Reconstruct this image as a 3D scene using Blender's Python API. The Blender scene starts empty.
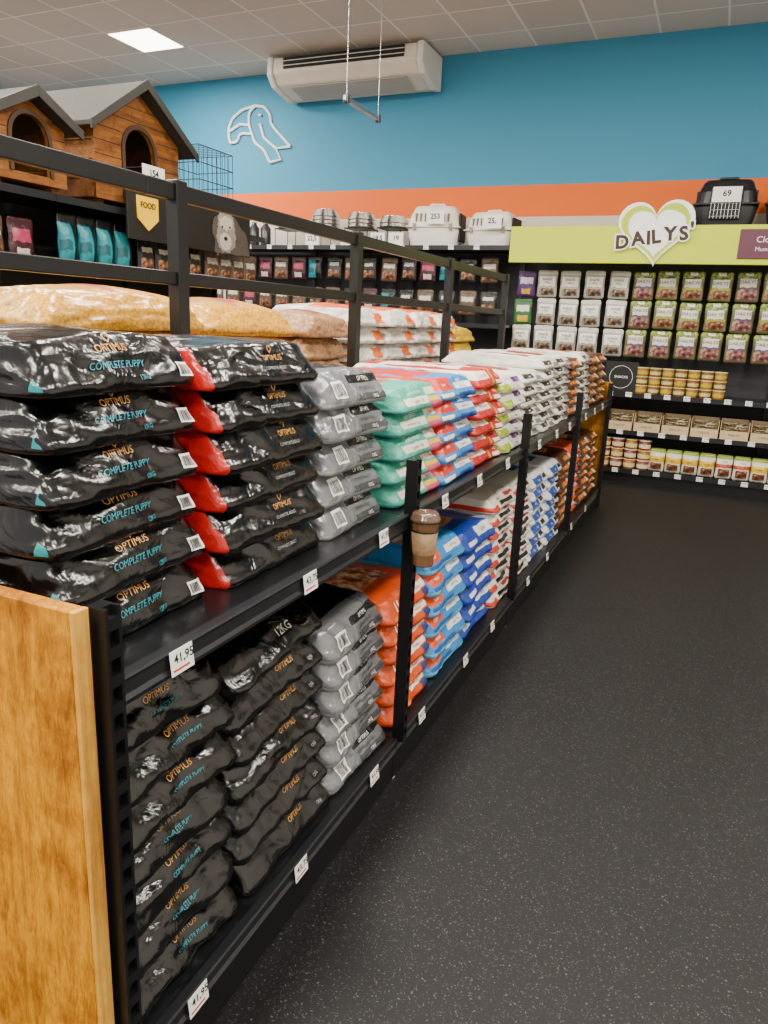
import bpy, bmesh, math, random
from mathutils import Vector, Matrix, noise
random.seed(7)
S=bpy.context.scene
COL=S.collection
# ------------------------------------------------------------ materials
def lin(h):
    if isinstance(h,str):
        h=h.lstrip('#'); c=[int(h[i:i+2],16)/255 for i in (0,2,4)]
    else: c=list(h)
    return tuple((x/12.92 if x<=.04045 else ((x+.055)/1.055)**2.4) for x in c)+(1,)
MC={}
def mat(name,col,rough=.5,metal=0,var=.12,scale=6,bump=0,bscale=60,coat=0,emit=0,stretch=None):
    if name in MC: return MC[name]
    m=bpy.data.materials.new(name); m.use_nodes=True; MC[name]=m
    nt=m.node_tree; N=nt.nodes; Lk=nt.links; b=N['Principled BSDF']
    tc=N.new('ShaderNodeTexCoord'); mp=N.new('ShaderNodeMapping'); Lk.new(tc.outputs['Object'],mp.inputs[0])
    if stretch: mp.inputs['Scale'].default_value=stretch
    nz=N.new('ShaderNodeTexNoise'); nz.inputs['Scale'].default_value=scale; nz.inputs['Detail'].default_value=4
    Lk.new(mp.outputs[0],nz.inputs['Vector'])
    mx=N.new('ShaderNodeMix'); mx.data_type='RGBA'
    c=lin(col); mx.inputs[6].default_value=tuple(x*(1-var) for x in c[:3])+(1,); mx.inputs[7].default_value=tuple(min(1,x*(1+var)) for x in c[:3])+(1,)
    Lk.new(nz.outputs['Fac'],mx.inputs[0]); Lk.new(mx.outputs[2],b.inputs['Base Color'])
    b.inputs['Roughness'].default_value=rough; b.inputs['Metallic'].default_value=metal
    if coat: b.inputs['Coat Weight'].default_value=coat; b.inputs['Coat Roughness'].default_value=.12
    if emit:
        b.inputs['Emission Color'].default_value=c; b.inputs['Emission Strength'].default_value=emit
    if bump:
        n2=N.new('ShaderNodeTexNoise'); n2.inputs['Scale'].default_value=bscale; n2.inputs['Detail'].default_value=5
        Lk.new(mp.outputs[0],n2.inputs['Vector'])
        bp=N.new('ShaderNodeBump'); bp.inputs['Strength'].default_value=bump; bp.inputs['Distance'].default_value=.01
        Lk.new(n2.outputs['Fac'],bp.inputs['Height']); Lk.new(bp.outputs[0],b.inputs['Normal'])
    return m
def zmat(name,base,zones,dims,rough=.35,bump=.5,bscale=14,coat=0,warp=.04,seedtex=None,bdist=.02,metal=0,crumple=False):
    """zones in normalised object coords (x,y in -1..1, z in 0..1); colour may be a 3-tuple = mottled picture"""
    if name in MC: return MC[name]
    m=bpy.data.materials.new(name); m.use_nodes=True; MC[name]=m
    nt=m.node_tree; N=nt.nodes; Lk=nt.links; b=N['Principled BSDF']
    tc=N.new('ShaderNodeTexCoord'); mp=N.new('ShaderNodeMapping'); Lk.new(tc.outputs['Object'],mp.inputs[0])
    mp.inputs['Scale'].default_value=(1/dims[0],1/dims[1],1/dims[2])
    wn=N.new('ShaderNodeTexNoise'); wn.inputs['Scale'].default_value=2.5; Lk.new(mp.outputs[0],wn.inputs['Vector'])
    va=N.new('ShaderNodeVectorMath'); va.operation='MULTIPLY_ADD'
    Lk.new(wn.outputs['Color'],va.inputs[0]); va.inputs[1].default_value=(warp*2,)*3; 
    sub=N.new('ShaderNodeVectorMath'); sub.operation='SUBTRACT'; Lk.new(mp.outputs[0],sub.inputs[0]); sub.inputs[1].default_value=(warp,)*3
    Lk.new(sub.outputs[0],va.inputs[2])
    sp=N.new('ShaderNodeSeparateXYZ'); Lk.new(va.outputs[0],sp.inputs[0])
    nz=N.new('ShaderNodeTexNoise'); nz.inputs['Scale'].default_value=9; Lk.new(tc.outputs['Object'],nz.inputs['Vector'])
    mx=N.new('ShaderNodeMix'); mx.data_type='RGBA'
    c=lin(base); mx.inputs[6].default_value=tuple(x*.8 for x in c[:3])+(1,); mx.inputs[7].default_value=tuple(min(1,x*1.15) for x in c[:3])+(1,)
    Lk.new(nz.outputs['Fac'],mx.inputs[0]); cur=mx.outputs[2]
    if seedtex:
        vo=N.new('ShaderNodeTexVoronoi'); vo.inputs['Scale'].default_value=seedtex; Lk.new(tc.outputs['Object'],vo.inputs['Vector'])
        cr=N.new('ShaderNodeValToRGB'); cr.color_ramp.elements[0].color=tuple(x*1.2 for x in c[:3])+(1,); cr.color_ramp.elements[1].color=tuple(x*.5 for x in c[:3])+(1,); cr.color_ramp.elements[1].position=.85
        Lk.new(vo.outputs['Distance'],cr.inputs[0]); cur=cr.outputs[0]
    for z in zones:
        col,rng=z[0],z[1:]
        mask=None
        for ax,r in zip('XYZ',rng):
            if r is None: continue
            for op,val in (('GREATER_THAN',r[0]),('LESS_THAN',r[1])):
                if abs(val)>=5: continue
                mt=N.new('ShaderNodeMath'); mt.operation=op; Lk.new(sp.outputs[ax],mt.inputs[0]); mt.inputs[1].default_value=val
                if mask is None: mask=mt.outputs[0]
                else:
                    mm=N.new('ShaderNodeMath'); mm.operation='MULTIPLY'; Lk.new(mask,mm.inputs[0]); Lk.new(mt.outputs[0],mm.inputs[1]); mask=mm.outputs[0]
        m2=N.new('ShaderNodeMix'); m2.data_type='RGBA'; m2.inputs[0].default_value=1
        if mask: Lk.new(mask,m2.inputs[0])
        Lk.new(cur,m2.inputs[6])
        if isinstance(col,tuple):
            pn=N.new('ShaderNodeTexNoise'); pn.inputs['Scale'].default_value=col[3] if len(col)>3 else 22; pn.inputs['Detail'].default_value=3; Lk.new(tc.outputs['Object'],pn.inputs['Vector'])
            cr=N.new('ShaderNodeValToRGB'); e=cr.color_ramp.elements; e[0].position=.36; e[0].color=lin(col[0]); e[1].position=.64; e[1].color=lin(col[2]); k=e.new(.5); k.color=lin(col[1])
            Lk.new(pn.outputs['Fac'],cr.inputs[0]); Lk.new(cr.outputs[0],m2.inputs[7])
        else: m2.inputs[7].default_value=lin(col)
        cur=m2.outputs[2]
    Lk.new(cur,b.inputs['Base Color']); b.inputs['Roughness'].default_value=rough; b.inputs['Metallic'].default_value=metal
    if coat: b.inputs['Coat Weight'].default_value=coat; b.inputs['Coat Roughness'].default_value=.15
    if bump:
        n2=N.new('ShaderNodeTexNoise'); n2.inputs['Scale'].default_value=bscale; n2.inputs['Detail'].default_value=3; n2.inputs['Distortion'].default_value=.8
        Lk.new(tc.outputs['Object'],n2.inputs['Vector']); hgt=n2.outputs['Fac']
        if crumple:
            wv=N.new('ShaderNodeVectorMath'); wv.operation='MULTIPLY_ADD'; Lk.new(n2.outputs['Color'],wv.inputs[0]); wv.inputs[1].default_value=(.06,.06,.06); Lk.new(tc.outputs['Object'],wv.inputs[2])
            vv=N.new('ShaderNodeTexVoronoi'); vv.inputs['Scale'].default_value=8; Lk.new(wv.outputs[0],vv.inputs['Vector'])
            ad=N.new('ShaderNodeMath'); ad.operation='MULTIPLY_ADD'; Lk.new(vv.outputs['Distance'],ad.inputs[0]); ad.inputs[1].default_value=.7; Lk.new(n2.outputs['Fac'],ad.inputs[2]); hgt=ad.outputs[0]
        bp=N.new('ShaderNodeBump'); bp.inputs['Strength'].default_value=bump; bp.inputs['Distance'].default_value=bdist
        Lk.new(hgt,bp.inputs['Height']); Lk.new(bp.outputs[0],b.inputs['Normal'])
    return m
# ------------------------------------------------------------ mesh helpers
def newmesh(name,verts,faces,m=None,smooth=False):
    me=bpy.data.meshes.new(name); me.from_pydata([tuple(v) for v in verts],[],faces); me.update()
    if m:
        for k in (m if isinstance(m,(list,tuple)) else [m]): me.materials.append(k)
    if smooth:
        for p in me.polygons: p.use_smooth=True
    return me
def obj(name,me,parent=None,loc=(0,0,0),rot=(0,0,0)):
    o=bpy.data.objects.new(name,me); COL.objects.link(o); o.location=loc; o.rotation_euler=rot
    if parent: o.parent=parent
    return o
def tag(o,label=None,cat=None,group=None,kind=None):
    if label: o['label']=label
    if cat: o['category']=cat
    if group: o['group']=group
    if kind: o['kind']=kind
    return o
def root(name,label,cat,loc=(0,0,0),rot=(0,0,0),group=None):
    o=obj(name,None,None,loc,rot); o.empty_display_size=.1
    return tag(o,label,cat,group)
def boxes(name,lst,m,bevel=0,seg=1):
    bm=bmesh.new()
    for (x0,x1,y0,y1,z0,z1) in lst:
        r=bmesh.ops.create_cube(bm,size=1)
        for v in r['verts']:
            v.co=Vector(((x0+x1)/2+v.co.x*(x1-x0),(y0+y1)/2+v.co.y*(y1-y0),(z0+z1)/2+v.co.z*(z1-z0)))
    if bevel: bmesh.ops.bevel(bm,geom=list(bm.edges),offset=bevel,segments=seg,affect='EDGES',profile=.5)
    me=bpy.data.meshes.new(name); bm.to_mesh(me); bm.free(); me.materials.append(m); return me
def prism(name,prof,axis,a0,a1,m,bevel=0):
    """prof: list of 2D; axis 'x': (y,z); 'y': (x,z); 'z': (x,y)"""
    def P(p,a): return {'x':(a,p[0],p[1]),'y':(p[0],a,p[1]),'z':(p[0],p[1],a)}[axis]
    n=len(prof); V=[P(p,a0) for p in prof]+[P(p,a1) for p in prof]
    F=[list(range(n)),list(range(2*n-1,n-1,-1))]+[[i,n+i,n+(i+1)%n,(i+1)%n] for i in range(n)]
    bm=bmesh.new(); vs=[bm.verts.new(v) for v in V]
    for f in F: bm.faces.new([vs[i] for i in f])
    bmesh.ops.recalc_face_normals(bm,faces=bm.faces)
    if bevel: bmesh.ops.bevel(bm,geom=list(bm.edges),offset=bevel,segments=2,affect='EDGES',profile=.5)
    me=bpy.data.meshes.new(name); bm.to_mesh(me); bm.free(); me.materials.append(m); return me
def lathe(name,prof,m,n=28,cap=True):
    V=[];F=[]
    for r,z in prof:
        for i in range(n):
            a=2*math.pi*i/n; V.append((r*math.cos(a),r*math.sin(a),z))
    for j in range(len(prof)-1):
        for i in range(n):
            F.append([j*n+i,j*n+(i+1)%n,(j+1)*n+(i+1)%n,(j+1)*n+i])
    if cap: F.append(list(range(n-1,-1,-1))); F.append([(len(prof)-1)*n+i for i in range(n)])
    me=newmesh(name,V,F,m,True); return me
def tubes(name,paths,r,m,cyc=False,res=2):
    c=bpy.data.curves.new(name,'CURVE'); c.dimensions='3D'; c.bevel_depth=r; c.bevel_resolution=res
    for p in paths:
        s=c.splines.new('POLY'); s.points.add(len(p)-1)
        for i,q in enumerate(p): s.points[i].co=(*q,1)
        s.use_cyclic_u=cyc
    return conv(c,name,m)
def conv(cd,name,m):
    o=bpy.data.objects.new('tmp',cd); COL.objects.link(o); bpy.context.view_layer.update()
    dg=bpy.context.evaluated_depsgraph_get(); me=bpy.data.meshes.new_from_object(o.evaluated_get(dg))
    me.name=name; bpy.data.objects.remove(o); me.materials.clear(); me.materials.append(m); return me
def filled(name,outs,ext,m):
    """2D outlines (with holes) extruded +-ext in local z"""
    c=bpy.data.curves.new(name,'CURVE'); c.dimensions='2D'; c.fill_mode='BOTH'; c.extrude=ext
    for p in outs:
        s=c.splines.new('POLY'); s.points.add(len(p)-1)
        for i,q in enumerate(p): s.points[i].co=(q[0],q[1],0,1)
        s.use_cyclic_u=True
    return conv(c,name,m)
TX={}
def textmesh(txt,size,m,ext=0,shear=0,bold=0,space=1):
    k=(txt,size,m.name,ext,shear,bold,space)
    if k in TX: return TX[k]
    c=bpy.data.curves.new('txt','FONT'); c.body=txt; c.size=size; c.align_x='CENTER'; c.align_y='CENTER'; c.extrude=ext; c.shear=shear; c.offset=bold; c.resolution_u=3; c.space_character=space
    me=conv(c,'lettering',m); TX[k]=me; return me
def xf(me,M): me.transform(M); return me
FACE_NY=Matrix.Rotation(math.pi/2,4,'X')           # text facing -Y
FACE_PX=Matrix.Rotation(math.pi/2,4,'Z')@FACE_NY    # text facing +X
def copytree(o,parent=None):
    c=o.copy(); COL.objects.link(c)
    if parent: c.parent=parent
    for ch in o.children: copytree(ch,c)
    return c
USED=set()
def place(p,loc,rot=(0,0,0),**kw):
    if p.name in USED: q=copytree(p)
    else: q=p; USED.add(p.name)
    q.location=loc; q.rotation_euler=rot
    tag(q,**kw); return q
# ------------------------------------------------------------ common materials
M_black=mat('black_steel','#131416',.36,.2,.1)
M_deck=mat('charcoal_deck','#17181b',.28,.3,.15,3)
M_lip=mat('graphite_rail','#26282c',.33,.3,.1)
M_dark=mat('near_black','#08080a',.6)
M_white=mat('white_plastic','#efebe2',.45)
M_tag=mat('white_card','#f6f4f0',.5)
M_ink=mat('dark_ink','#141416',.5)
M_red=mat('red_ink','#c1272d',.5)
M_gold=mat('gold_foil_glow','#e0a755',.35,.1,emit=.05)  # faint self-glow put into the foil colour; it is only print
M_steel=mat('brushed_steel','#c4c6c8',.25,.9)
M_cream=mat('cream_plastic','#e9e2d2',.45)
M_lime=mat('lime_board_glow','#c4d400',.45,var=.03,emit=.14)  # low emission added to brighten the lime; the board holds no lamp
M_wht_ink=mat('white_ink','#faf8f2',.5)
# ------------------------------------------------------------ camera
h=1.5; f=730.; p=math.atan(192/730.); yaw=math.radians(23.6); r=.045
Fh=Vector((-math.sin(yaw),math.cos(yaw),0)); R=Vector((math.cos(yaw),math.sin(yaw),0)); Z=Vector((0,0,1))
Fw=Fh*math.cos(p)-Z*math.sin(p); U=Fh*math.sin(p)+Z*math.cos(p)
cx=R*math.cos(r)+U*math.sin(r); cy=-R*math.sin(r)+U*math.cos(r)
cd=bpy.data.cameras.new('camera'); co=bpy.data.objects.new('camera',cd); COL.objects.link(co)
Mx=Matrix.Identity(4)
for i in range(3): Mx[i][0]=cx[i]; Mx[i][1]=cy[i]; Mx[i][2]=-Fw[i]
Mx[0][3]=0;Mx[1][3]=0;Mx[2][3]=h
co.matrix_world=Mx; cd.sensor_fit='VERTICAL'; cd.sensor_height=36; cd.lens=f/1024*36; cd.clip_start=.02
S.camera=co
# ------------------------------------------------------------ room
X0,X1,Y0,Y1,H=-9.5,3.2,-3.5,8.3,4.28
def plane(name,vs,m): return tag(obj(name,newmesh(name,vs,[[0,1,2,3]],m)),kind='structure')
mf=bpy.data.materials.new('speckled_rubber'); mf.use_nodes=True; nt=mf.node_tree; N=nt.nodes; Lk=nt.links; b=N['Principled BSDF']
tc=N.new('ShaderNodeTexCoord'); 
def speck(scale,th,seedoff):
    mp=N.new('ShaderNodeMapping'); mp.inputs['Location'].default_value=(seedoff,seedoff*2,0); Lk.new(tc.outputs['Object'],mp.inputs[0])
    wz=N.new('ShaderNodeTexNoise'); wz.inputs['Scale'].default_value=scale*1.3
    Lk.new(mp.outputs[0],wz.inputs['Vector'])
    ad=N.new('ShaderNodeVectorMath'); ad.operation='MULTIPLY_ADD'; ad.inputs[1].default_value=(.012,.012,0); Lk.new(wz.outputs['Color'],ad.inputs[0]); Lk.new(mp.outputs[0],ad.inputs[2])
    v=N.new('ShaderNodeTexVoronoi'); v.inputs['Scale'].default_value=scale; Lk.new(ad.outputs[0],v.inputs['Vector'])
    sp=N.new('ShaderNodeSeparateColor'); Lk.new(v.outputs['Color'],sp.inputs[0])
    g=N.new('ShaderNodeMath'); g.operation='GREATER_THAN'; Lk.new(sp.outputs[0],g.inputs[0]); g.inputs[1].default_value=th
    l=N.new('ShaderNodeMath'); l.operation='LESS_THAN'; Lk.new(v.outputs['Distance'],l.inputs[0]); l.inputs[1].default_value=.25
    mm=N.new('ShaderNodeMath'); mm.operation='MULTIPLY'; Lk.new(g.outputs[0],mm.inputs[0]); Lk.new(l.outputs[0],mm.inputs[1]); return mm.outputs[0]
a1=speck(140,.76,0); a2=speck(260,.62,3)
mxx=N.new('ShaderNodeMath'); mxx.operation='MAXIMUM'; Lk.new(a1,mxx.inputs[0]); Lk.new(a2,mxx.inputs[1])
nz=N.new('ShaderNodeTexNoise'); nz.inputs['Scale'].default_value=1.2; nz.inputs['Detail'].default_value=5; Lk.new(tc.outputs['Object'],nz.inputs['Vector'])
c0=N.new('ShaderNodeMix'); c0.data_type='RGBA'; c0.inputs[6].default_value=lin('#0c0b0c'); c0.inputs[7].default_value=lin('#131214'); Lk.new(nz.outputs['Fac'],c0.inputs[0])
c1=N.new('ShaderNodeMix'); c1.data_type='RGBA'; Lk.new(mxx.outputs[0],c1.inputs[0]); Lk.new(c0.outputs[2],c1.inputs[6]); c1.inputs[7].default_value=lin('#535053'); Lk.new(c1.outputs[2],b.inputs['Base Color'])
b.inputs['Roughness'].default_value=.55; b.inputs['Specular IOR Level'].default_value=.32
n3=N.new('ShaderNodeTexNoise'); n3.inputs['Scale'].default_value=160; Lk.new(tc.outputs['Object'],n3.inputs['Vector'])
bp=N.new('ShaderNodeBump'); bp.inputs['Strength'].default_value=.25; bp.inputs['Distance'].default_value=.002; Lk.new(n3.outputs['Fac'],bp.inputs['Height']); Lk.new(bp.outputs[0],b.inputs['Normal'])
plane('floor',[(X0,Y0,0),(X1,Y0,0),(X1,Y1,0),(X0,Y1,0)],mf)
mc=bpy.data.materials.new('ceiling_tiles'); mc.use_nodes=True; nt=mc.node_tree; N=nt.nodes; Lk=nt.links; b=N['Principled BSDF']
tc=N.new('ShaderNodeTexCoord'); mp=N.new('ShaderNodeMapping'); mp.inputs['Location'].default_value=(6.35,-6.65,0); Lk.new(tc.outputs['Object'],mp.inputs[0])
br=N.new('ShaderNodeTexBrick'); br.offset=0; br.inputs['Scale'].default_value=1; br.inputs['Brick Width'].default_value=.6; br.inputs['Row Height'].default_value=.6; br.inputs['Mortar Size'].default_value=.011; br.inputs['Mortar Smooth'].default_value=.1
br.inputs['Color1'].default_value=lin('#ded8cf'); br.inputs['Color2'].default_value=lin('#d2ccc3'); br.inputs['Mortar'].default_value=lin('#fdfbf6'); Lk.new(mp.outputs[0],br.inputs['Vector'])
Lk.new(br.outputs['Color'],b.inputs['Base Color']); b.inputs['Roughness'].default_value=.85
plane('ceiling',[(X0,Y1,H),(X1,Y1,H),(X1,Y0,H),(X0,Y0,H)],mc)
mw=bpy.data.materials.new('painted_wall_bands'); mw.use_nodes=True; nt=mw.node_tree; N=nt.nodes; Lk=nt.links; b=N['Principled BSDF']
tc=N.new('ShaderNodeTexCoord'); sp=N.new('ShaderNodeSeparateXYZ'); Lk.new(tc.outputs['Object'],sp.inputs[0])
dv=N.new('ShaderNodeMath'); dv.operation='DIVIDE'; Lk.new(sp.outputs['Z'],dv.inputs[0]); dv.inputs[1].default_value=H
cr=N.new('ShaderNodeValToRGB'); cr.color_ramp.interpolation='CONSTANT'; e=cr.color_ramp.elements
e[0].position=0; e[0].color=lin('#d6cebe'); e[1].position=2.64/H; e[1].color=lin('#ee6a00'); k=e.new(2.95/H); k.color=lin('#3b90b4')
Lk.new(dv.outputs[0],cr.inputs[0]); nz=N.new('ShaderNodeTexNoise'); nz.inputs['Scale'].default_value=90; Lk.new(tc.outputs['Object'],nz.inputs['Vector'])
Lk.new(cr.outputs[0],b.inputs['Base Color']); b.inputs['Roughness'].default_value=.7
bp=N.new('ShaderNodeBump'); bp.inputs['Strength'].default_value=.1; Lk.new(nz.outputs['Fac'],bp.inputs['Height']); Lk.new(bp.outputs[0],b.inputs['Normal'])
plane('wall_back',[(X0,Y1,0),(X1,Y1,0),(X1,Y1,H),(X0,Y1,H)],mw)
plane('wall_left',[(X0,Y0,0),(X0,Y1,0),(X0,Y1,H),(X0,Y0,H)],mw)
plane('wall_right',[(X1,Y1,0),(X1,Y0,0),(X1,Y0,H),(X1,Y1,H)],mat('offwhite_wall','#d8d4cc',.8))
# ------------------------------------------------------------ ceiling lights
M_led=mat('led_diffuser','#fff3df',.5,emit=12)
lp=root('ceiling_light_panel','square recessed LED ceiling light panel, switched on','ceiling light',group='recessed LED panels in the ceiling')
obj('light_frame',boxes('light_frame',[(-.3,.3,-.3,-.275,-.012,0),(-.3,.3,.275,.3,-.012,0),(-.3,-.275,-.275,.275,-.012,0),(.275,.3,-.275,.275,-.012,0)],M_white),lp)
obj('diffuser',boxes('diffuser',[(-.275,.275,-.275,.275,-.008,-.001)],M_led),lp)
for yy in (6.95,4.55,2.15,-.25,-2.65):
    for xx in (-8.45,-6.05,-3.65,-1.25,1.15):
        if yy>6 and xx>-6: continue
        if yy>6 and xx<-7: continue
        place(lp,(xx,yy,H))
        ld=bpy.data.lights.new('lamp','AREA'); ld.shape='SQUARE'; ld.size=.54; ld.energy=105; ld.color=(1,.93,.83)
        lo=bpy.data.objects.new('lamp',ld); COL.objects.link(lo); lo.location=(xx,yy,H-.02)
w=bpy.data.worlds.new('world'); S.world=w; w.use_nodes=True; w.node_tree.nodes['Background'].inputs[0].default_value=(1,.95,.88,1); w.node_tree.nodes['Background'].inputs[1].default_value=1.0
# ------------------------------------------------------------ wood
def wood(name,c1,c2,axis=2,sc=1,st=.9,knot=.5):
    m=bpy.data.materials.new(name); m.use_nodes=True; nt=m.node_tree; N=nt.nodes; Lk=nt.links; b=N['Principled BSDF']
    tc=N.new('ShaderNodeTexCoord'); mp=N.new('ShaderNodeMapping'); Lk.new(tc.outputs['Object'],mp.inputs[0])
    s=[14*sc,14*sc,14*sc]; s[axis]=st*sc; mp.inputs['Scale'].default_value=s
    n1=N.new('ShaderNodeTexNoise'); n1.inputs['Scale'].default_value=1; n1.inputs['Detail'].default_value=10; n1.inputs['Roughness'].default_value=.75; n1.inputs['Distortion'].default_value=.6; Lk.new(mp.outputs[0],n1.inputs['Vector'])
    cr=N.new('ShaderNodeValToRGB'); cr.color_ramp.elements[0].position=.36; cr.color_ramp.elements[0].color=lin(c2); cr.color_ramp.elements[1].position=.58; cr.color_ramp.elements[1].color=lin(c1)
    n4=N.new('ShaderNodeTexNoise'); n4.inputs['Scale'].default_value=7; n4.inputs['Detail'].default_value=9; n4.inputs['Roughness'].default_value=.7; Lk.new(tc.outputs['Object'],n4.inputs['Vector'])
    cr2=N.new('ShaderNodeValToRGB'); cr2.color_ramp.elements[0].position=.34; cr2.color_ramp.elements[0].color=(knot,knot*.8,knot*.6,1); cr2.color_ramp.elements[1].position=.52; cr2.color_ramp.elements[1].color=(1,1,1,1); Lk.new(n4.outputs['Fac'],cr2.inputs[0])
    ml=N.new('ShaderNodeMix'); ml.data_type='RGBA'; ml.blend_type='MULTIPLY'; ml.inputs[0].default_value=1
    Lk.new(n1.outputs['Fac'],cr.inputs[0]); Lk.new(cr.outputs[0],ml.inputs[6]); Lk.new(cr2.outputs[0],ml.inputs[7]); Lk.new(ml.outputs[2],b.inputs['Base Color']); b.inputs['Roughness'].default_value=.6; b.inputs['Specular IOR Level'].default_value=.3
    n2=N.new('ShaderNodeTexNoise'); n2.inputs['Scale'].default_value=6; n2.inputs['Detail'].default_value=6; Lk.new(mp.outputs[0],n2.inputs['Vector'])
    bp=N.new('ShaderNodeBump'); bp.inputs['Strength'].default_value=.7; bp.inputs['Distance'].default_value=.007; Lk.new(n2.outputs['Fac'],bp.inputs['Height']); Lk.new(bp.outputs[0],b.inputs['Normal'])
    return m
W_pine=wood('orange_pine','#dd9600','#9c5e00',2,3.2,2.2,.6)
W_edge=wood('pale_pine_edge','#dca848','#a87020',knot=.8)
W_kennel=wood('kennel_wood','#96602a','#643c16',1,1)
# ------------------------------------------------------------ main gondola
XF=-.785; XC=-1.76; XB=-2.735
PY=[.745,1.985,3.43,4.88,6.45]
UOFF=[0,.13,.07,.05]
def slotted_post(name,zt):
    L=[(-.02,.018,-.017,-.011,0,zt),(-.02,.018,.009,.015,0,zt),(-.02,.004,-.011,.009,0,zt)]
    z=.0
    while z<zt-.01:
        L.append((.004,.018,-.011,.009,z,min(zt,z+.020))); z+=.047
    return boxes(name,L,M_black)
me_post0=slotted_post('front_post',1.07); me_post=slotted_post('front_post',.94)
def lipprof(z):
    return [(-.02,z-.045),(0,z-.045),(.004,z-.035),(-.002,z-.028),(-.002,z-.004),(.003,z+.002),(0,z+.006),(-.02,z+.006)]
for i in range(4):
    ya,yb=PY[i],PY[i+1]; D=yb-ya
    g=root('shelving_unit','black steel double-sided shelving unit stacked with pet food bags','shelving',(XC,ya,0),group='gondola shelving units along the aisle')
    dx=XF-XC
    for s in (1,-1):
        if i==0: obj('front_post',me_post0,g,(s*(dx+.002),.02,0),(0,0,0 if s==1 else math.pi))
        else: obj('front_post',me_post,g,(s*(dx+.002),.02,.16),(0,0,0 if s==1 else math.pi))
        for zz,nm in ((.93,'shelf_deck'),(.165,'base_deck')):
            xs=sorted((s*.03,s*(dx-.022)))
            obj(nm,boxes(nm,[(xs[0],xs[1],.002,D-.002,zz-.025,zz)],M_deck),g)
            me=prism('price_rail',lipprof(zz),'y',.038 if zz>.5 else .002,D-.002,M_lip)
            o=obj('price_rail',me,g,(s*dx,0 if s==1 else D,0),(0,0,0 if s==1 else math.pi))
        xs=sorted((s*(dx-.045),s*(dx-.01)))
        obj('kick_plate',boxes('kick_plate',[(xs[0],xs[1],.001,D-.001,.012,.118)],M_black,.003),g)
        for yy in (.04,D-.04):
            xs=sorted((s*.03,s*(dx-.06)))
            obj('shelf_bracket',boxes('shelf_bracket',[(xs[0],xs[1],yy-.01,yy+.01,.86,.904)],M_black),g)
    u=UOFF[i]
    obj('upright',boxes('upright',[(-.025,.025,u+.002,u+.058,0,1.925)],M_black,.003),g)
    obj('top_rail',boxes('top_rail',[(-.015,.015,.001,D-.001,1.86,1.915)],M_black,.003),g)
    obj('middle_rail',boxes('middle_rail',[(-.015,.015,.001,D-.001,1.585,1.63)],M_black,.003),g)
    if i==3:
        obj('upright',boxes('upright',[(-.025,.025,D-.06,D-.002,0,1.925)],M_black,.003),g)
        for s in (1,-1): obj('front_post',me_post0,g,(s*dx,D-.022,0))
    for s in (1,-1): obj('levelling_foot',lathe('levelling_foot',[(.018,0),(.018,.006),(.008,.008),(.008,.02)],M_steel,12),g,(s*(dx-.03),.03,0))
def endpanel(y,label):
    q=root('wooden_end_panel',label,'panel',((XF+XB)/2,y,0))
    hw=(XF-XB)/2-.002
    obj('panel_board',boxes('panel_board',[(-hw,hw-.010,-.014,.014,0,1.075)],W_pine,.002),q)
    obj('edge_band',boxes('edge_band',[(hw-.010,hw,-.014,.014,0,1.075)],W_edge,.001),q)
endpanel(.725,'orange pine end panel closing one end of the gondola')
endpanel(6.5,'orange pine end panel behind the last stacked bags')
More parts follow.
